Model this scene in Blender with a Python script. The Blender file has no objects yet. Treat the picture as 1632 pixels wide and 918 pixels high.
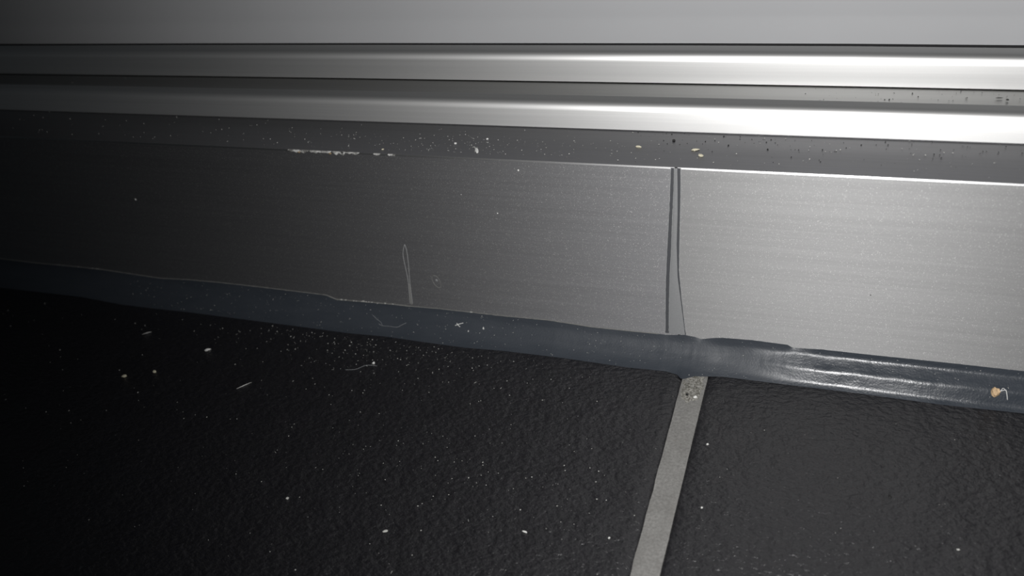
import bpy, bmesh, math, random
from mathutils import Vector, Matrix, noise
from mathutils.bvhtree import BVHTree

C = bpy.context.scene
MM = 0.001
random.seed(11)

# ------------------------------------------------------------------ camera
# x runs along the sill, y away from the viewer, z up; millimetres scaled to metres
cam_d = bpy.data.cameras.new('camera')
cam = bpy.data.objects.new('camera', cam_d)
C.collection.objects.link(cam)
R = Matrix(((0.93902277, -0.09148611, 0.3314612),
            (0.32094779, 0.5791435, -0.74938996),
            (-0.12340483, 0.81007598, 0.5731912)))
cam.matrix_world = Matrix.Translation(Vector((0, 0, 130 * MM))) @ R.to_4x4()
cam_d.sensor_width = 36
cam_d.lens = 36 * 1413 / 1632
cam_d.clip_start = 0.005
cam_d.clip_end = 20
cam_d.dof.use_dof = True
cam_d.dof.focus_distance = 0.185
cam_d.dof.aperture_fstop = 20
C.camera = cam

# ------------------------------------------------------------------ world, lamp, exposure
wd = bpy.data.worlds.new('world')
C.world = wd
wd.use_nodes = True
wd.node_tree.nodes['Background'].inputs[0].default_value = (0.75, 0.88, 1.0, 1)
wd.node_tree.nodes['Background'].inputs[1].default_value = 0.012

flash_d = bpy.data.lights.new('torch_light', 'SPOT')
flash_d.energy = 1.5
flash_d.color = (1.0, 0.99, 0.985)
flash_d.shadow_soft_size = 2.6 * MM
flash_d.spot_size = math.radians(120)
flash_d.spot_blend = 1.0
flash = bpy.data.objects.new('torch_light', flash_d)
C.collection.objects.link(flash)
flash.location = Vector((4, 0, 143)) * MM
flash.rotation_euler = (Vector((10, 165, 48)) * MM - flash.location).to_track_quat('-Z', 'Y').to_euler()

C.view_settings.view_transform = 'Standard'
C.view_settings.look = 'None'
C.view_settings.gamma = 1
C.view_settings.use_curve_mapping = False
C.view_settings.exposure = 0.0

# ------------------------------------------------------------------ materials
class N:
    def __init__(s, name):
        s.m = bpy.data.materials.new(name); s.m.use_nodes = True
        s.t = s.m.node_tree; s.b = s.t.nodes['Principled BSDF']
        s.co = s.t.nodes.new('ShaderNodeTexCoord')
    def link(s, a, b): s.t.links.new(a, b)
    def noise(s, sx, sy, sz, detail=3, rough=.55):      # scales per millimetre
        mp = s.t.nodes.new('ShaderNodeMapping'); s.link(s.co.outputs['Object'], mp.inputs[0])
        mp.inputs['Scale'].default_value = (sx * 1000, sy * 1000, sz * 1000)
        n = s.t.nodes.new('ShaderNodeTexNoise'); s.link(mp.outputs[0], n.inputs['Vector'])
        n.inputs['Scale'].default_value = 1; n.inputs['Detail'].default_value = detail
        n.inputs['Roughness'].default_value = rough
        return n.outputs['Fac']
    def ramp(s, fac, stops):
        r = s.t.nodes.new('ShaderNodeValToRGB'); s.link(fac, r.inputs[0])
        e = r.color_ramp.elements
        while len(e) < len(stops): e.new(0.5)
        for el, (p, c) in zip(e, stops):
            el.position = p; el.color = (c, c, c, 1) if isinstance(c, (int, float)) else (*c, 1)
        return r.outputs[0]
    def mix(s, fac, a, b, mode='MIX'):
        x = s.t.nodes.new('ShaderNodeMix'); x.data_type = 'RGBA'; x.blend_type = mode
        for sock, v in ((x.inputs['Factor'], fac), (x.inputs['A'], a), (x.inputs['B'], b)):
            if isinstance(v, bpy.types.NodeSocket): s.link(v, sock)
            elif isinstance(v, (int, float)): sock.default_value = v
            else: sock.default_value = (*v, 1)
        return x.outputs['Result']
    def math(s, op, a, b):
        x = s.t.nodes.new('ShaderNodeMath'); x.operation = op
        for i, v in enumerate((a, b)):
            if isinstance(v, bpy.types.NodeSocket): s.link(v, x.inputs[i])
            else: x.inputs[i].default_value = v
        return x.outputs[0]
    def bump(s, h, strength, dist_mm):
        b = s.t.nodes.new('ShaderNodeBump'); s.link(h, b.inputs['Height'])
        b.inputs['Strength'].default_value = strength; b.inputs['Distance'].default_value = dist_mm * MM
        s.link(b.outputs[0], s.b.inputs['Normal'])
    def set(s, **k):
        for n, v in k.items():
            i = s.b.inputs[n.replace('_', ' ')]
            if isinstance(v, bpy.types.NodeSocket): s.link(v, i)
            elif isinstance(v, tuple): i.default_value = (*v, 1)
            else: i.default_value = v
        return s

def metal(name, col, rough, streak=.05, spark=.3, bump=.05, aniso=0.0):
    n = N(name)
    brush = n.noise(.04, 9, 9, 3)
    fine = n.noise(6, 6, 6, 1)
    wide = n.noise(.01, 1.2, 1.2, 2)
    base = n.mix(1.0, col, n.ramp(brush, [(.25, 1 - streak), (.75, 1 + streak)]), 'MULTIPLY')
    base = n.mix(1.0, base, n.ramp(wide, [(.3, .96), (.7, 1.03)]), 'MULTIPLY')
    sp = n.ramp(fine, [(.65, 0.0), (.74, 1.0)])
    base = n.mix(n.math('MULTIPLY', sp, spark), base, (.95, .95, .93))
    h = n.math('ADD', n.math('MULTIPLY', brush, .5), n.math('MULTIPLY', fine, .6))
    n.bump(h, bump, .05)
    n.set(Base_Color=base, Metallic=1.0, Roughness=rough)
    if aniso:                                            # grain: the highlight spreads up and down (> 0) or along x (< 0)
        v = n.t.nodes.new('ShaderNodeCombineXYZ'); v.inputs[2 if aniso > 0 else 0].default_value = 1
        n.set(Anisotropic=abs(aniso), Tangent=v.outputs[0])
    return n.m

M = {}
M['rail'] = metal('satin_aluminium', (.80, .80, .79), .45, .02, .3, .03, -.38)
M['ledge'] = metal('dull_grey_aluminium', (.25, .25, .26), .33, .04, .0, .03)
M['ledge_b'] = metal('grey_aluminium', (.29, .29, .285), .38, .04, .0, .03)
M['edge'] = metal('edge_highlight_aluminium', (.40, .40, .40), .36, .2, .3, .04, -.2)
M['plate_a'] = metal('brushed_aluminium_dull', (.40, .40, .41), .69, .06, .75, .05, .6)
M['plate_b'] = metal('brushed_aluminium_bright', (.415, .415, .415), .70, .035, .5, .05, .72)

n = N('sill_core'); n.set(Base_Color=(.03, .03, .03), Roughness=.7); M['core'] = n.m
n = N('gap_shade_black'); n.set(Base_Color=(.008, .008, .009), Roughness=.8); M['gap_shade'] = n.m

n = N('pale_lacquer')
n.set(Base_Color=n.mix(n.ramp(n.noise(.02, .02, .02), [(.3, 0.0), (.7, 1.0)]), (.45, .455, .465), (.475, .48, .49)),
      Roughness=.09, IOR=1.5)
M['wall'] = n.m

n = N('grey_silicone')
f = n.noise(2.5, 2.5, 2.5, 2)
g = n.noise(.12, .5, .5, 2)
# the bead is handled and shiny towards the right end, dull with settled dust towards the left
sx = n.t.nodes.new('ShaderNodeSeparateXYZ'); n.link(n.co.outputs['Object'], sx.inputs[0])
mr = n.t.nodes.new('ShaderNodeMapRange'); n.link(sx.outputs[0], mr.inputs['Value'])
for k, v in (('From Min', -.016), ('From Max', .0), ('To Min', .23), ('To Max', 0.0)): mr.inputs[k].default_value = v
dusty = mr.outputs[0]
n.bump(n.math('ADD', n.math('MULTIPLY', f, .6), g), .3, .16)
n.set(Base_Color=n.mix(g, (.032, .039, .049), (.041, .048, .059)), Specular_IOR_Level=.42,
      Roughness=n.math('ADD', n.ramp(g, [(.3, .25), (.7, .33)]), dusty))
M['silicone'] = n.m

n = N('black_tile_glaze')
a = n.noise(.65, 1.0, 1.0, 4, .55)
b = n.noise(.12, .12, .12, 2)
n.bump(n.math('ADD', a, n.math('MULTIPLY', b, 1.2)), 1.0, .42)
n.set(Base_Color=n.mix(b, (.0058, .0054, .0072), (.0090, .0084, .0104)), Roughness=n.ramp(a, [(.3, .33), (.7, .41)]),
      IOR=1.95)
M['tile'] = n.m

n = N('cement_grout')
a = n.noise(1.8, 1.8, 1.8, 4, .65)
b = n.noise(.25, .18, .2, 2)
col = n.mix(a, (.10, .097, .09), (.38, .375, .36))
col = n.mix(n.ramp(b, [(.4, 0.0), (.75, .45)]), col, (.15, .145, .135))
n.bump(a, .7, .15)
n.set(Base_Color=col, Roughness=.9)
M['grout'] = n.m

n = N('grout_fresh'); a = n.noise(2.2, 2.2, 2.2, 4, .7)
n.bump(a, .9, .3); n.set(Base_Color=n.mix(n.ramp(a, [(.4, 0.0), (.62, 1.0)]), (.12, .115, .095), (.42, .41, .38)), Roughness=.9)
M['crumbly'] = n.m

def plain(name, col, rough=.7, var=.12):
    n = N(name); a = n.noise(3, 3, 3, 2)
    n.set(Base_Color=n.mix(a, tuple(c * (1 - var) for c in col), tuple(min(1, c * (1 + var)) for c in col)), Roughness=rough)
    M[name] = n.m
plain('dust_pale', (.55, .55, .52))
plain('dust_white', (.80, .80, .77))
plain('grit_dark', (.012, .012, .012))
plain('crumb_tan', (.62, .44, .26), .8, .25)
plain('crumb_cream', (.66, .62, .47), .8, .2)
plain('fibre_white', (.74, .74, .72))
plain('fibre_grey', (.25, .26, .27))
plain('film_grey', (.29, .295, .30), .5)
plain('film_pale', (.42, .43, .43), .5)
plain('film_dark', (.085, .088, .095), .5)
n = N('residue_white'); a = n.noise(1.1, 1.1, 1.1, 3, .6)
n.bump(a, .6, .2); n.set(Base_Color=n.mix(n.ramp(a, [(.38, 0.0), (.6, 1.0)]), (.16, .16, .15), (.60, .60, .58)), Roughness=.75); M['residue_white'] = n.m
plain('residue_brown', (.30, .23, .14), .8, .3)
plain('lip_film', (.20, .20, .19), .7, .3)

# ------------------------------------------------------------------ helpers
def link(name, verts, faces, mat, parent=None, smooth=False, edges=()):
    me = bpy.data.meshes.new(name)
    off = Vector(parent['_o']) if parent and '_o' in parent else Vector((0, 0, 0))
    me.from_pydata([(Vector(v)) * MM for v in verts], list(edges), faces)
    me.materials.append(M[mat])
    if smooth:
        for p in me.polygons: p.use_smooth = True
    me.validate(); me.update()
    bm = bmesh.new(); bm.from_mesh(me); bmesh.ops.recalc_face_normals(bm, faces=bm.faces); bm.to_mesh(me); bm.free()
    o = bpy.data.objects.new(name, me)
    C.collection.objects.link(o)
    if parent: o.parent = parent
    return o

def root(name, loc, label, cat, group=None):
    o = bpy.data.objects.new(name, None); C.collection.objects.link(o)
    o.empty_display_size = .005
    o['label'] = label; o['category'] = cat
    if group: o['group'] = group
    return o

def tag(o, label=None, cat=None, group=None, kind=None):
    for k, v in (('label', label), ('category', cat), ('group', group), ('kind', kind)):
        if v: o[k] = v
    return o

def lerp_table(tab, x):
    if x <= tab[0][0]: return tab[0][1]
    for (x0, y0), (x1, y1) in zip(tab, tab[1:]):
        if x <= x1: return y0 + (y1 - y0) * (x - x0) / (x1 - x0)
    return tab[-1][1]

# the extrusion is very slightly bowed over its length
BOW = [(-420, -.30), (-220, -.10), (-162, .14), (-112, .20), (-70, .16), (-32, .12), (1, -.02), (30, -.36), (120, -1.2), (260, -2.6)]
def bow(x, z): return lerp_table(BOW, x) * max(0, min(1.1, (z - 42) / 19))

def extrude(name, prof, x0, x1, mat, parent=None, step=6.0, smooth=True, angle=35):
    k = max(1, int((x1 - x0) / step)); xs = [x0 + (x1 - x0) * i / k for i in range(k + 1)]
    V = []; F = []; m = len(prof)
    for x in xs:
        for y, z in prof: V.append((x, y, z + bow(x, z)))
    for i in range(k):
        for j in range(m):
            a = i * m + j; b = i * m + (j + 1) % m
            F.append((a, b, b + m, a + m))
    F.append(tuple(range(m))); F.append(tuple(k * m + j for j in range(m)))
    o = link(name, V, F, mat, parent, smooth)
    if smooth: o.data.set_sharp_from_angle(angle=math.radians(angle))
    return o

def arc(cy, cz, r, a0, a1, k=10):
    return [(cy + r * math.cos(math.radians(a0 + (a1 - a0) * i / k)), cz + r * math.sin(math.radians(a0 + (a1 - a0) * i / k))) for i in range(k + 1)]

def box(name, x0, x1, y0, y1, z0, z1, mat, parent=None, bev=0, seg=2):
    bm = bmesh.new(); bmesh.ops.create_cube(bm, size=1)
    for v in bm.verts:
        v.co = Vector(((x0 + x1) / 2 + v.co.x * (x1 - x0), (y0 + y1) / 2 + v.co.y * (y1 - y0), (z0 + z1) / 2 + v.co.z * (z1 - z0))) * MM
    if bev: bmesh.ops.bevel(bm, geom=bm.edges[:], offset=bev * MM, segments=seg, affect='EDGES', profile=.5)
    me = bpy.data.meshes.new(name); bm.to_mesh(me); bm.free()
    me.materials.append(M[mat])
    o = bpy.data.objects.new(name, me); C.collection.objects.link(o)
    if parent: o.parent = parent
    return o

def tube(pts, rad, sides=6, taper=True):
    V = []; F = []; P = [Vector(p) for p in pts]
    for i, p in enumerate(P):
        d = (P[min(i + 1, len(P) - 1)] - P[max(i - 1, 0)]).normalized()
        u = d.cross(Vector((.13, .31, .94))).normalized(); w = d.cross(u)
        r = rad[i] if isinstance(rad, (list, tuple)) else rad * (.45 if taper and i in (0, len(P) - 1) else 1)
        for s in range(sides):
            a = 2 * math.pi * s / sides
            V.append(p + (u * math.cos(a) + w * math.sin(a)) * r)
    for i in range(len(P) - 1):
        for s in range(sides):
            a = i * sides + s; b = i * sides + (s + 1) % sides
            F.append((a, b, b + sides, a + sides))
    F.append(tuple(range(sides))); F.append(tuple((len(P) - 1) * sides + s for s in range(sides)))
    return V, F

def smooth_path(pts, k=6):
    P = [Vector(p) for p in pts]; out = []
    for i in range(len(P) - 1):
        p0 = P[max(i - 1, 0)]; p1 = P[i]; p2 = P[i + 1]; p3 = P[min(i + 2, len(P) - 1)]
        for j in range(k):
            t = j / k
            out.append(.5 * ((2 * p1) + (p2 - p0) * t + (2 * p0 - 5 * p1 + 4 * p2 - p3) * t * t + (3 * p1 - p0 - 3 * p2 + p3) * t ** 3))
    return out + [P[-1]]

def lump(loc, rad, rotz=0, seed=0, rough=.35, tilt=0, sub=2):
    bm = bmesh.new(); bmesh.ops.create_icosphere(bm, subdivisions=sub, radius=1)
    rnd = Vector((seed * 3.7, seed * 1.3, seed * 7.1))
    m = Matrix.Rotation(rotz, 3, 'Z') @ Matrix.Rotation(tilt, 3, 'X')
    for v in bm.verts:
        k = 1 + rough * noise.noise(v.co * 1.6 + rnd) + rough * .6 * noise.noise(v.co * 4 + rnd)
        v.co = m @ Vector((v.co.x * k * rad[0], v.co.y * k * rad[1], v.co.z * k * rad[2])) + Vector(loc)
    bm.verts.index_update()
    V = [v.co.copy() for v in bm.verts]; F = [tuple(w.index for w in f.verts) for f in bm.faces]
    bm.free(); return V, F

# ------------------------------------------------------------------ floor: slab, tiles, grout
floor = box('floor', -640, 640, -320, 260, -14, -7, 'core')
tag(floor, 'floor slab under the black tiles', kind='structure')

def tile(x0, x1, x0b, x1b):          # cushioned edges; front and back corners may differ: the joint tapers a little
    def marks(a, b):
        d = [0, .15, .4, .8, 1.3, 1.9, 2.6, 3.4]
        n = int((b - a - 7) / 12)
        return [a + v for v in d] + [a + 3.4 + (b - a - 6.8) * k / n for k in range(1, n)] + [b - v for v in reversed(d)]
    us = marks(0, x1 - x0); ys = marks(-150, 148.2); V = []; F = []; L = x1 - x0
    for y in ys:
        f = (y + 150) / 298.2; a = x0 + (x0b - x0) * f; b = x1 + (x1b - x1) * f
        for u in us:
            d = min(u, L - u, y + 150, 148.2 - y); e = max(0, 1 - d / 3.4)
            V.append((a + (b - a) * u / L, y, -.45 * e ** 2.2 - .25 * max(0, 1 - d / .4) ** 2))
    nx = len(us); ny = len(ys)
    for i in range(ny - 1):
        for j in range(nx - 1):
            k = i * nx + j; F.append((k, k + 1, k + nx + 1, k + nx))
    rim = [j for j in range(nx)] + [i * nx + nx - 1 for i in range(1, ny)] + [(ny - 1) * nx + j for j in range(nx - 2, -1, -1)] + [i * nx for i in range(ny - 2, 0, -1)]
    base = len(V); V += [(V[r][0], V[r][1], -6.95) for r in rim]; m = len(rim)
    for k in range(m): F.append((rim[k], rim[(k + 1) % m], base + (k + 1) % m, base + k))
    F.append(tuple(range(base, base + m)))
    o = link('tile', V, F, 'tile', floor, True); o.data.set_sharp_from_angle(angle=math.radians(50))
    return o
tile(-326, -26.2, -326, -27.15)
tile(-23.1, 276, -22.05, 276)
tile(-630, -330, -630, -330)
tile(280, 580, 280, 580)

def grout(x0, x1):
    V = []; F = []; ny = 220; nx = 10
    for i in range(ny + 1):
        y = -150 + 300.5 * i / ny
        for j in range(nx + 1):
            u = j / nx; x = x0 + (x1 - x0) * u
            z = -.50 - .12 * (2 * u - 1) ** 4 + .16 * noise.noise(Vector((x * .5, y * .35, 2))) + .06 * noise.noise(Vector((x * 1.6, y * 1.6, 7)))
            V.append((x, y, z))
    for i in range(ny):
        for j in range(nx):
            a = i * (nx + 1) + j; F.append((a, a + 1, a + nx + 2, a + nx + 1))
    return link('grout', V, F, 'grout', floor, True)
grout(-27.4, -21.9); grout(-330.4, -325.6); grout(275.6, 280.4)

# ------------------------------------------------------------------ wall panel behind the sill
def wall_prof(): return [(189, 57.25), (189, 300), (194, 300), (194, 57.25)]
wall = extrude('wall_back', wall_prof(), -420, 260, 'wall', None, 10, True, 30)
tag(wall, 'smooth glossy pale grey panel rising behind the aluminium sill', kind='structure')
gap_strip = extrude('shade_gap_strip', [(189.6, 50), (189.6, 57.2), (194, 57.2), (194, 50)], -420, 260, 'gap_shade', wall, 10, False)  # black strip added to stand in for the shadow line under the panel

# ------------------------------------------------------------------ aluminium sill
XL, XR = -420, 260
sill = root('door_sill', (0, 0, 0), 'stepped silver aluminium sill with two rounded rails along the pale panel', 'sill')
extrude('core', [(153.1, -6.9), (153.1, 45.5), (188.8, 45.5), (188.8, -6.9)], XL, XR, 'core', sill, 40, False)
# both rails lean back a little and roll over into a crest that drops off sharply behind
up = [(178.1, 53.1), (177.1, 53.12)] + [(177.98, 57.33), (178.06, 57.64), (178.17, 57.95), (178.32, 58.24), (178.49, 58.52), (178.68, 58.77), (178.91, 59.01), (179.15, 59.22), (179.42, 59.41), (180.44, 60.04)] + [(180.56, 59.92), (180.60, 51.6), (178.1, 51.6)]
extrude('upper_rail', up, XL, XR, 'rail', sill, 6, True, 50)
lo = [(166.8, 46.9), (166.48, 47.2)] + [(167.52, 50.66), (167.62, 50.95), (167.75, 51.22), (167.9, 51.49), (168.07, 51.74), (168.27, 51.97), (168.48, 52.18), (168.72, 52.38), (168.97, 52.55), (169.9, 53.13)] + [(170.00, 53.01), (170.04, 45.6), (166.8, 45.6)]
extrude('lower_rail', lo, XL, XR, 'rail', sill, 6, True, 50)
extrude('upper_ledge', [(170.10, 52.9), (178.0, 52.9), (178.0, 51.8), (170.10, 51.8)], XL, XR, 'ledge_b', sill, 6, False)
extrude('lower_ledge', [(151.58, 47.0), (166.7, 47.0), (166.7, 45.6), (152.9, 45.6), (152.9, 46.98), (151.58, 46.98)], XL, XR, 'ledge', sill, 6, False)

def plate(x0, x1, mat):
    prof = [(151.4, .2), (151.4, 46.72), (151.56, 46.97), (152.88, 46.97), (152.88, .2)]
    o = extrude('face_plate', prof, x0, x1, mat, sill, 6, True, 20)
    e = extrude('edge_highlight', [(151.38, 46.70), (151.36, 46.74), (151.55, 47.02), (151.60, 47.02), (151.60, 46.98), (151.44, 46.72)], x0, x1, 'edge', o, 6, False)  # separate shinier strip added over the bevel to bring out the edge highlight
    e['label'] = 'thin strip added along the top of the plate to carry its edge highlight'
    return o
pa = plate(XL, -29.35, 'plate_a')
tag(pa, 'duller brushed face plate with scratches, left of the vertical joint')
pb = plate(-28.75, XR, 'plate_b')
tag(pb, 'brighter brushed face plate right of the vertical joint')

# sealant smeared over the butt joint between the two plates
Ll = [(-30.05, 47.0), (-30.27, 42.5), (-30.66, 36), (-31.23, 27.6), (-31.68, 19.6), (-31.91, 13), (-32.07, 6.2)]
Lr = [(-29.38, 47.0), (-29.53, 42.5), (-29.96, 36), (-30.31, 28.5), (-30.78, 21.4), (-31.06, 14.8), (-31.31, 6.3)]
Rl = [(-28.78, 46.9), (-28.79, 42.6), (-28.89, 36.8), (-29.2, 29.4), (-29.15, 21.5), (-28.57, 15.1), (-27.8, 6.6)]
Rr = [(-28.12, 46.9), (-28.2, 41.2), (-28.41, 35.4), (-28.62, 29.4), (-28.78, 23.2), (-28.36, 15.9), (-27.6, 6.6)]
def at_z(tab, z): return lerp_table([(b, a) for a, b in reversed(tab)], z)
def ribbon(name, left, right, h0, h1, mat, wob=.04, zt=47.02, zb=6.0, seed=0):
    V = []; F = []; n = 70
    for i in range(n + 1):
        z = zt + (zb - zt) * i / n
        w = wob * noise.noise(Vector((seed * 9, z * 1.7, 0)))
        a = at_z(left, z) + w; b = at_z(right, z) + wob * noise.noise(Vector((seed * 9 + 4, z * 1.7, 3)))
        for u, h in ((0, 0), (.12, h0), (.5, h1), (.88, h0), (1, 0)):
            V.append((a + (b - a) * u, 151.38 - h, z))
    for i in range(n):
        for j in range(4):
            a = i * 5 + j; F.append((a, a + 1, a + 6, a + 5))
    return link(name, V, F, mat, js, True)
js = root('joint_sealant', (0, 0, 0), 'thin grey sealant smear filling the vertical joint between two face plates', 'sealant')
ribbon('sealant_film', Lr, Rl, .10, .12, 'film_grey', .05, seed=1)
for nm, a, b, sd in (('sealant_groove', Ll, Lr, 2), ('sealant_groove', Rl, Rr, 3)):
    ribbon(nm, a, b, .02, .025, 'film_dark', .08, seed=sd)
def edge_line(tab, seed, r=.06):
    pts = []; n = 60
    for i in range(n + 1):
        z = 47.0 + (6.3 - 47.0) * i / n
        pts.append((at_z(tab, z) + .07 * noise.noise(Vector((seed, z * 1.9, 1))), 151.36, z))
    V, F = tube(pts, [r * (1 + .8 * noise.noise(Vector((seed, p[2] * 3, 8)))) for p in pts], 6)
    return link('sealant_edge', V, F, 'film_pale', js, True)
edge_line(Ll, 1, .05); edge_line(Lr, 5, .04); edge_line(Rr, 9, .06)

# marks on the dull plate
mark = root('smear_mark', (0, 0, 0), 'thin pale teardrop outline of dried sealant rising from the bead on the dull plate', 'smear')
t1 = [(-92.11, 23.8), (-92.75, 22.4), (-93.2, 20.6), (-93.3, 18.1), (-93.35, 15.6), (-93.45, 13.4), (-93.75, 11), (-94.35, 6.3)]
t2 = [(-92.11, 23.8), (-91.97, 22.2), (-92.2, 19.3), (-92.6, 16.2), (-92.95, 13.7), (-93.2, 11.6), (-93.7, 6.3)]
for t in (t1, t2):
    V, F = tube(smooth_path([(x, 151.37, z) for x, z in t], 8), .055, 6); link('outline', V, F, 'film_pale', mark, True)
V = []; F = []
for i in range(15):
    z = 12.6 - 6.4 * i / 14; a = at_z(t1, z); b = at_z(t2, z)
    V += [(a, 151.39, z), ((a + b) / 2, 151.33, z), (b, 151.39, z)]
    if i: k = 3 * i; F += [(k - 3, k - 2, k + 1, k), (k - 2, k - 1, k + 2, k + 1)]
link('film', V, F, 'lip_film', mark, True)

rg = root('drip_ring', (0, 0, 0), 'small pale dried ring with a dot on the dull plate, beside the teardrop smear', 'stain')
ring = [(-86.9, 15.0), (-86.5, 15.6), (-85.7, 15.5), (-85.1, 14.5), (-84.93, 13.1), (-85.35, 12.2), (-86.0, 12.35), (-86.63, 13.2), (-86.95, 14.2), (-86.9, 15.0)]
pts = smooth_path([(x, 151.385, z) for x, z in ring], 6)
V, F = tube(pts, [.045 if 14 < i < 24 else .06 for i in range(len(pts))], 6); link('ring', V, F, 'lip_film', rg, True)
V, F = lump((-85.85, 151.4, 14.25), (.34, .06, .38), 0, 3, .2); link('dot', V, F, 'film_grey', rg, True)

# broken white residue along the top edge of the dull plate
def residue(x0, x1, depth, seed, label, brown=False):
    V = []; F = []; n = max(6, int((x1 - x0) / .22))
    for i in range(n + 1):
        u = i / n; x = x0 + (x1 - x0) * u
        d = depth * (.25 + .5 * abs(noise.noise(Vector((x * .6, seed, 0)))) * 2.2 + .35 * abs(noise.noise(Vector((x * 1.9, seed, 2))))) * min(1, 6 * u + .1, 6 * (1 - u) + .1)
        hh = .10 + .12 * abs(noise.noise(Vector((x * 1.3, seed, 5))))
        zt = 46.98 + bow(x, 47)
        V += [(x, 151.8, zt), (x, 151.62 - hh * .5, zt + .05), (x, 151.38 - hh, zt - d * .5), (x, 151.39, zt - d)]
        if i:
            k = 4 * i
            F += [(k - 4 + j, k - 3 + j, k + 1 + j, k + j) for j in range(3)]
    o = link('adhesive_residue', V, F, 'residue_brown' if brown else 'residue_white', None, True)
    return tag(o, label, 'residue', 'dried residue chips on the plate edge')
residue(-116.4, -111.0, .95, 1, 'tapered white residue chip at the left end of the plate top edge')
residue(-110.8, -105.2, 1.0, 2, 'broad white residue chip, second from the left on the plate top edge')
residue(-104.9, -101.6, .8, 4, 'white residue chip with drooping edge, third from the left on the plate top edge')
residue(-101.5, -98.2, .45, 5, 'thin narrow residue sliver beside the drooping chip on the plate top edge')
residue(-94.7, -93.0, .6, 6, 'small lone residue chip between sliver and rounded chip on the plate edge')
residue(-91.2, -89.4, .85, 7, 'small rounded residue chip, rightmost on the plate top edge')
for x, s in ((-113.6, 1), (-105.6, 2)):
    V, F = lump((x, 151.38, 46.6), (.35, .14, .28), 0, s, .4)
    o = link('rust_fleck', V, F, 'residue_brown', None, True)
    tag(o, 'tiny brown fleck in the %s white residue chip on the plate edge' % ('tapered' if s == 1 else 'broad'), 'fleck', 'brown flecks in the residue')

for (x, z, r), lab in zip(((-61.57, 44.74, .20), (-67.68, 33.97, .15), (-166.84, 30.72, .26), (-75.5, 38.1, .08)),
        ('bright white paint dot just under the top edge of the dull plate',
         'small white paint dot midway up the dull plate',
         'white paint dot on the dark far left end of the plate',
         'faintest pinprick white dot on the dull plate above the ring stain')):
    V, F = lump((x, 151.4, z), (r, .1, r), 0, x, .1)
    tag(link('paint_dot', V, F, 'dust_white', None, True), lab, 'paint dot')
V, F = lump((-.49 + 9, 151.4, 21.0), (.12, .06, .12), 0, 2, .2)
tag(link('pit', V, F, 'grit_dark', None, True), 'tiny black pit on the bright plate above the bead', 'pit')

# ------------------------------------------------------------------ silicone bead
TOP = [(-430, 6.5), (-227.57, 6.72), (-214.38, 6.56), (-197.08, 6.78), (-189.01, 6.75), (-177.24, 6.2), (-169.49, 5.9), (-160.31, 6.46), (-150.11, 6.65), (-134.53, 6.57), (-117.84, 6.3), (-115.08, 5.24), (-108.56, 5.45), (-98.73, 5.67), (-94.81, 5.63), (-86.38, 5.86), (-70.58, 5.79), (-59.12, 5.99), (-48.73, 5.37), (-38.48, 5.43), (-34.11, 5.5), (-31.61, 5.44), (-27.88, 5.96), (-25.7, 5.73), (-24.35, 5.3), (-21.66, 5.98), (-19.67, 6.32), (-13.37, 6.54), (-6.31, 6.32), (-5.27, 5.69), (0.59, 6.05), (9.59, 6.05), (23.11, 6.15), (37.73, 6.12), (270, 6.1)]
BOT = [(-430, 146), (-226.38, 146.17), (-204.68, 146.42), (-196.32, 146.46), (-181.03, 145.4), (-171.25, 145.39), (-158.73, 145.62), (-138.77, 145.47), (-119.89, 145.31), (-109.91, 145.14), (-99.83, 145.57), (-91.06, 145.32), (-78.82, 145.08), (-69.35, 145.63), (-54.12, 145.69), (-39.48, 145.21), (-31.02, 145.5), (-28.44, 144.88), (-27.3, 143.6), (-26.26, 144.05), (-24.68, 145.05), (-22.33, 145.42), (-18.83, 145.98), (-12.55, 145.98), (-3.26, 145.93), (8.02, 145.98), (23.75, 145.64), (38.32, 146.04), (270, 146)]
def slope(t):
    s = -.14
    for t0, d in ((.12, .31), (.46, -.32), (.84, .42)):
        s += d / (1 + math.exp(-(t - t0) / .022))
    return s
NT = 40
_o = [0]
for i in range(NT): _o.append(_o[-1] + slope((i + .5) / NT) * 8.4 / NT)
_o = [v - _o[-1] * i / NT for i, v in enumerate(_o)]
def bead_section(x):
    zt = lerp_table(TOP, x); yb = lerp_table(BOT, x); zs = sum(lerp_table(TOP, x + k * 2.2) for k in range(-3, 4)) / 7; ys = sum(lerp_table(BOT, x + k * 1.6) for k in range(-3, 4)) / 7
    zt += .06 * noise.noise(Vector((x * .7, 1, 0))) + .04 * noise.noise(Vector((x * 2.1, 5, 0)))
    a = Vector((ys, 0)); b = Vector((151.39, zs)); ch = b - a; nn = Vector((-ch.y, ch.x)).normalized()
    amp = .35 + .65 / (1 + math.exp(-(x + 11) / 3))
    sag = .1 + .8 / (1 + math.exp((x + 11) / 3))
    out = []
    for i in range(NT + 1):
        t = i / NT
        o = _o[i] * amp - sag * math.sin(math.pi * t)
        o += .045 * noise.noise(Vector((x * .22, t * 3, 4))) * math.sin(math.pi * t) + .02 * noise.noise(Vector((x * .9, t * 4, 9))) * math.sin(math.pi * t)
        p = a + ch * t + nn * o
        p.y += (zt - zs) * max(0, (t - .8) / .2) ** 1.5
        p.x += (yb - ys) * max(0, 1 - t / .3) ** 3
        out.append((x, p.x, max(p.y, -.05 if i == 0 else .01)))
    return out
xs = []; x = -420.0
while x <= 260: xs.append(x); x += .45 if -60 < x < 45 else 1.5
V = []; F = []; m = NT + 2
for x in xs:
    s = bead_section(x)
    V += s + [(x, 151.39, -.3)]
for i in range(len(xs) - 1):
    for j in range(m):
        a = i * m + j; b = i * m + (j + 1) % m
        F.append((a, b, b + m, a + m))
F.append(tuple(range(m))); F.append(tuple((len(xs) - 1) * m + j for j in range(m)))
bead = link('silicone_bead', V, F, 'silicone', None, True)
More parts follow.
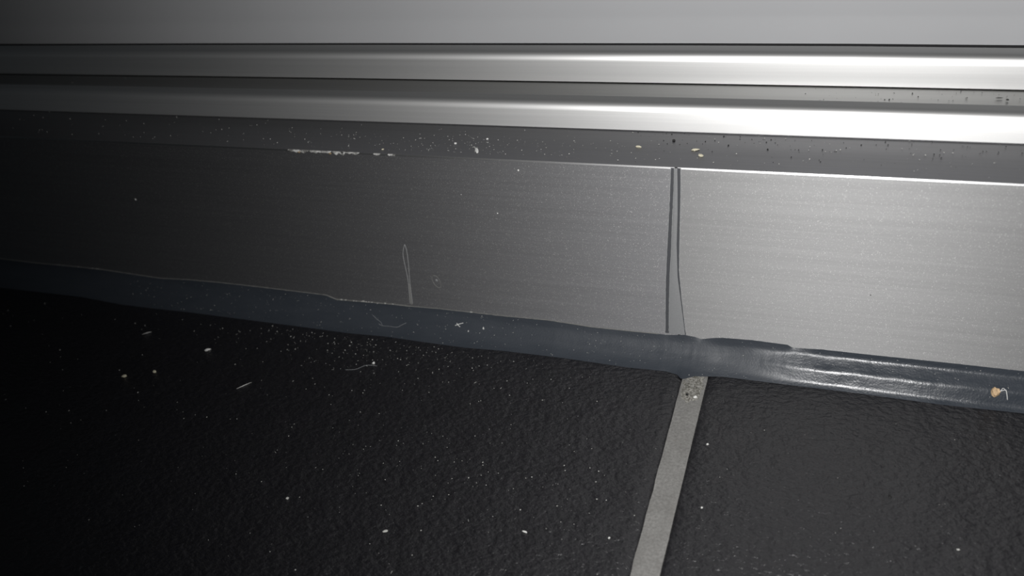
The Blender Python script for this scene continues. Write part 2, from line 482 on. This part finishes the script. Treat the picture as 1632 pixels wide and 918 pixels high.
bead.data.set_sharp_from_angle(angle=math.radians(50))
tag(bead, 'long dark slate grey silicone bead sealing the sill to the black floor tiles', 'sealant')

# pale dusty lip along the upper edge of the bead, left of the joint
pts = []; rr = []
x = -330.0
while x < -33:
    z = bead_section(x)[NT][2] + .02
    pts.append((x, 151.32, z))
    rr.append(.10 + .05 * noise.noise(Vector((x * .8, 0, 3))) + (.05 if -117 < x < -94 else 0))
    x += .6
V, F = tube(pts, rr, 6)
lip = link('lip', V, F, 'lip_film', bead, True); tag(lip, 'pale dusty line along the upper edge of the bead')
V = []; F = []
for k in range(26):
    x = random.choice([random.uniform(-115, -95), random.uniform(-115, -97), random.uniform(-86, -76), random.uniform(-205, -190)])
    v, f = lump((x, 151.25, bead_section(x)[NT][2] + random.uniform(0, .25)), (random.uniform(.1, .5), .1, random.uniform(.06, .16)), 0, k, .4, sub=1)
    F += [tuple(i + len(V) for i in q) for q in f]; V += v
o = link('lip_crust', V, F, 'dust_pale', bead, True); o['kind'] = 'stuff'; o['label'] = 'white flaky crust on the upper edge of the bead'

# crumbly raw patch of grout where the bead meets the joint
V = []; F = []
for i in range(19):
    for j in range(13):
        u = j / 12; v = i / 18; x = -27.0 + 4.9 * u + .25 * v * (1 - 2 * u); y = 145.6 - 8.6 * v
        e = min(1, 5 * u, 5 * (1 - u)) * min(1, 3 * (1 - v) + .0)
        V.append((x, y, -.62 + e * (.34 + .38 * noise.noise(Vector((x * 1.1, y * 1.1, 3))) + .25 * noise.noise(Vector((x * 3, y * 3, 6))))))
for i in range(18):
    for j in range(12):
        a = i * 13 + j; F.append((a, a + 1, a + 14, a + 13))
o = link('grout_patch', V, F, 'crumbly', floor, True); o['label'] = 'crumbly rough end of the grout line against the bead'

# ------------------------------------------------------------------ loose bits
def tree_of(*objs):
    V = []; F = []
    for o in objs:
        b = len(V); V += [o.matrix_world @ v.co for v in o.data.vertices]; F += [tuple(i + b for i in p.vertices) for p in o.data.polygons]
    return BVHTree.FromPolygons(V, F)
bead_tree = tree_of(bead)
def bead_z(x, y):
    h = bead_tree.ray_cast(Vector((x, y, 40)) * MM, Vector((0, 0, -1)))
    return h[0].z / MM if h[0] else 0.0
def bit(name, x, y, z, rad, mat, label, cat, rot=0, seed=1, rough=.35, tilt=0, group=None):
    V, F = lump((x, y, z + rad[2] * .7), rad, rot, seed, rough, tilt)
    return tag(link(name, V, F, mat, None, False), label, cat, group)

LZ = 47.0
bit('paint_flake', -71.67, 154.65, LZ, (1.35, .38, .22), 'dust_white', 'elongated white paint flake lying on the lower ledge near the plate edge', 'flake', -1.1, 3, .25)
V, F = tube(smooth_path([(-72.3, 155.3, LZ + .3), (-72.6, 155.9, LZ + .35), (-73.2, 156.1, LZ + .12)], 5), .07)
tag(link('curl', V, F, 'dust_pale', None, True), 'tiny pale curl touching the tip of the white paint flake', 'fibre')
bit('crumb', -26.61, 158.97, LZ, (.75, .34, .22), 'crumb_cream', 'long yellowish crumb on the lower ledge just above the vertical joint', 'crumb', .35, 5, .4)
bit('crumb', -25.13, 156.6, LZ, (.55, .36, .25), 'crumb_cream', 'stubby cream crumb on the lower ledge in front of the long yellowish crumb', 'crumb', -.5, 6, .5)
bit('crumb', -38.03, 159.3, LZ, (.6, .25, .2), 'crumb_cream', 'flat cream crumb on the lower ledge left of the vertical joint', 'crumb', -.1, 7, .5)
bit('crumb', -77.77, 157.6, LZ, (.3, .25, .18), 'dust_white', 'small white crumb on the lower ledge left of the paint flake', 'crumb', 0, 8, .4)
bit('crumb', -71.3, 160.2, LZ, (.26, .2, .18), 'dust_white', 'small white crumb on the lower ledge behind the paint flake', 'crumb', .6, 9, .4)
bit('crumb', -93.42, 153.5, LZ, (.3, .18, .14), 'crumb_cream', 'tiny yellow crumb on the ledge above the residue chips', 'crumb', .4, 10, .3)
bit('grit', -31.52, 162.6, LZ, (.3, .26, .24), 'grit_dark', 'largest black grit grain on the lower ledge near the joint', 'grit', 0, 11, .3)
bit('grit', -20.5, 161.5, LZ, (.16, .16, .14), 'grit_dark', 'small black grit grain on the ledge right of the largest grain', 'grit', 0, 12, .3)
bit('grit', 27.2, 173.1, 52.9, (.6, .14, .08), 'grit_dark', 'long black grit sliver on the upper ledge at the bright right end', 'grit', .1, 13, .4)
bit('grit', 28.5, 172.3, 52.9, (.25, .2, .14), 'grit_dark', 'round black grit grain beside the long black sliver', 'grit', 0, 14, .3)

bz = bead_z(33.04, 147.94)
bit('crumb', 33.04, 147.9, bz, (.66, .74, .95), 'crumb_tan', 'large tan crumb stuck on the grey silicone bead', 'crumb', .5, 15, .55, -.5)
def on_bead(pts, r, name, mat, label, lift=.06, k=5):
    P = [(x, y, bead_z(x, y) + lift + l) for x, y, l in pts]
    V, F = tube(smooth_path(P, k), r); return tag(link(name, V, F, mat, None, True), label, 'fibre')
on_bead([(33.6, 148.16, .25), (34.5, 148.35, .4), (34.85, 148.3, .5), (35.1, 147.85, .35), (35.3, 147.45, .05)], .08, 'fibre', 'fibre_white', 'bent white fibre sticking out of the tan crumb on the bead')
on_bead([(33.9, 148.2, .3), (34.35, 148.62, .4), (34.85, 148.25, .45)], .06, 'fibre', 'fibre_white', 'short white fibre looped over the bent fibre by the tan crumb')
on_bead([(-104.77, 149.74, 0), (-103.2, 149.0, 0), (-102.0, 148.5, .02), (-101.5, 147.95, .05)], .05, 'fibre', 'fibre_grey', 'thin grey hair slanting down the bead below the teardrop smear')
on_bead([(-102.6, 148.2, 0), (-101.5, 147.9, .02), (-99.5, 147.95, 0), (-97.4, 147.95, .03), (-96.2, 148.5, .03), (-95.2, 148.95, 0)], .05, 'fibre', 'fibre_grey', 'thin curved grey hair lying along the bead below the teardrop smear')
on_bead([(-82.3, 149.3, .05), (-81.3, 149.6, .15), (-80.2, 149.9, .1)], .09, 'fibre', 'fibre_white', 'white forked lint on the bead right of the grey hairs, long prong')
on_bead([(-81.9, 149.75, .12), (-81.5, 149.45, .1), (-80.9, 149.2, .05)], .08, 'fibre', 'fibre_white', 'white forked lint on the bead right of the grey hairs, short prong')
bit('lint', -74.95, 149.4, bead_z(-74.95, 149.4), (.2, .3, .34), 'dust_white', 'upright white lint speck on the bead below the ring stain', 'lint', .3, 17, .5)
bit('lint', -78.6, 148.6, bead_z(-78.6, 148.6), (.09, .22, .22), 'dust_white', 'narrow white lint speck on the bead between forked lint and upright speck', 'lint', .1, 18, .3)

for x, y, r, mat, lab, rot in (
    (-158.7, 119.4, (.62, .4, .25), 'crumb_cream', 'double-lobed pale crumb on the dark left floor tile', .4),
    (-151.9, 122.4, (.5, .4, .25), 'crumb_cream', 'heart-shaped cream crumb on the left tile beside the double-lobed crumb', -.4),
    (-143.2, 132.4, (.75, .4, .25), 'dust_white', 'wedge-shaped white crumb on the left tile near the bead', .6),
    (-98.1, 135.7, (.36, .34, .25), 'dust_white', 'bright round white crumb on the tile below the grey hairs', 0),
    (-32.3, 99.0, (.22, .22, .2), 'dust_white', 'round white crumb on the left tile close to the grout line', 0),
    (-47.7, 96.9, (.5, .17, .15), 'dust_white', 'white sliver crumb on the left tile away from the grout line', -.2),
    (-96.9, 93.9, (.32, .28, .2), 'dust_pale', 'pale crumb on the left tile in the middle foreground', 0),
    (-73.6, 91.0, (.5, .28, .16), 'dust_pale', 'pale ragged crumb on the left tile in the near foreground', .6),
    (-18.9, 125.5, (.24, .2, .2), 'dust_white', 'bright white crumb on the right tile near the grout line', .5),
    (-17.5, 109.5, (.2, .2, .16), 'dust_white', 'small white crumb on the right tile, closer to the viewer by the grout', 0),
    (25.0, 110.0, (.3, .13, .12), 'dust_pale', 'pale sliver crumb on the right tile far from the grout', 0)):
    bit('crumb', x, y, -.02, r, mat, lab, 'crumb', rot, abs(x) * .37, .4)
bit('grit', 14.35, 119.4, -.1, (.3, .5, .16), 'grit_dark', 'black grit grain on the right floor tile', 'grit', .2, 22, .4)
bit('grit', -25.3, 139.2, -.35, (.32, .32, .28), 'grit_dark', 'black grit grain on the crumbly end of the grout line', 'grit', 0, 23, .3)
bit('crumb', -23.5, 138.8, -.35, (.42, .3, .3), 'dust_white', 'white crumb on the crumbly end of the grout line', 'crumb', .3, 24, .4)
V, F = tube(smooth_path([(-104, 132.2, .08), (-101.5, 132.8, .1), (-99.5, 134.6, .12), (-96.8, 134.9, .08)], 6), .05)
tag(link('fibre', V, F, 'fibre_grey', None, True), 'thin curved hair on the tile beside the bright round crumb', 'fibre')
for a, b, lab in (((-127.0, 121.0), (-124.8, 123.6), 'pale straight fibre slanting on the left tile, mid-distance'),
                  ((-165.5, 134.8), (-163.6, 136.2), 'pale short fibre on the left tile near the dark end of the bead')):
    V, F = tube([(a[0], a[1], .08), ((a[0] + b[0]) / 2 + .1, (a[1] + b[1]) / 2, .15), (b[0], b[1], .08)], .10)
    tag(link('fibre', V, F, 'fibre_white', None, True), lab, 'fibre')

# ------------------------------------------------------------------ fine dust nobody could count
def dust(name, spots, mat, label, size=(.05, .14), lint=.12):
    V = []; F = []
    for x, y, z in spots:
        s = size[0] * (size[1] / size[0]) ** (random.random() ** 1.6)
        if random.random() < lint:
            a = random.uniform(0, math.pi); l = s * random.uniform(2.5, 5); d = Vector((math.cos(a), math.sin(a), random.uniform(-.1, .3)))
            v, f = tube([Vector((x, y, z + s * .4)) - d * l * .5, Vector((x, y, z + s * .7)), Vector((x, y, z + s * .4)) + d * l * .5], s * .35, 4)
        else:
            r = [s * random.uniform(.6, 1.4) for _ in range(6)]
            a = random.uniform(0, 6.3); c, q = math.cos(a), math.sin(a); o = Vector((x, y, z + s * .45))
            v = [o + Vector((c * r[0], q * r[0], 0)), o + Vector((-q * r[1], c * r[1], 0)), o - Vector((c * r[2], q * r[2], 0)),
                 o - Vector((-q * r[3], c * r[3], 0)), o + Vector((0, 0, r[4] * .8)), o - Vector((0, 0, r[5] * .6))]
            f = [(0, 1, 4), (1, 2, 4), (2, 3, 4), (3, 0, 4), (1, 0, 5), (2, 1, 5), (3, 2, 5), (0, 3, 5)]
        F += [tuple(i + len(V) for i in t) for t in f]; V += v
    o = link(name, V, F, mat, None, False)
    return tag(o, label, 'dust', None, 'stuff')
U = random.uniform
sp = [(U(-235, -28), U(78, 144.5), .02) for _ in range(330)]
sp += [(random.gauss(-98, 22), 144 - abs(random.gauss(0, 6)), .02) for _ in range(330)]
sp += [(random.gauss(-70, 25), random.gauss(108, 9), .02) for _ in range(160)]
sp = [p for p in sp if p[1] < 144.8 and p[0] < -28]
dust('tile_dust', sp, 'dust_pale', 'fine pale dust specks scattered over the left black floor tile', (.045, .16))
dust('tile_dust', [(U(-21, 60), U(95, 144.5), .02) for _ in range(60)], 'dust_pale', 'sparse pale dust specks on the right black floor tile', (.04, .11))
sp = []
for _ in range(480):
    x = U(-180, 45); t = U(.05, .96); s = bead_section(x); p = s[int(t * NT)]; sp.append(p)
dust('bead_dust', sp, 'dust_pale', 'fine pale lint and dust stuck to the dark silicone bead', (.045, .12), .25)
dust('ledge_dust', [(U(-215, 40), U(153, 166.2), LZ + bow(-60, 47)) for _ in range(230)] + [(random.gauss(-78, 22), U(153.2, 161), LZ + .05) for _ in range(200)],
     'dust_pale', 'fine white dust on the lower sill ledge', (.045, .15))
dust('ledge_grit', [(U(-40, 45), 166 - abs(random.gauss(0, 5)), LZ) for _ in range(130)], 'grit_dark', 'fine dark grit on the bright end of the lower ledge', (.06, .19))
dust('ledge_dust', [(U(-215, 0), U(169.6, 176.6), 52.9) for _ in range(120)], 'dust_pale', 'fine white dust on the upper sill ledge', (.04, .11))
dust('ledge_grit', [(U(-20, 45), U(169.6, 176.6), 52.9 + bow(10, 53)) for _ in range(80)], 'grit_dark', 'fine dark grit on the bright end of the upper ledge', (.06, .17))
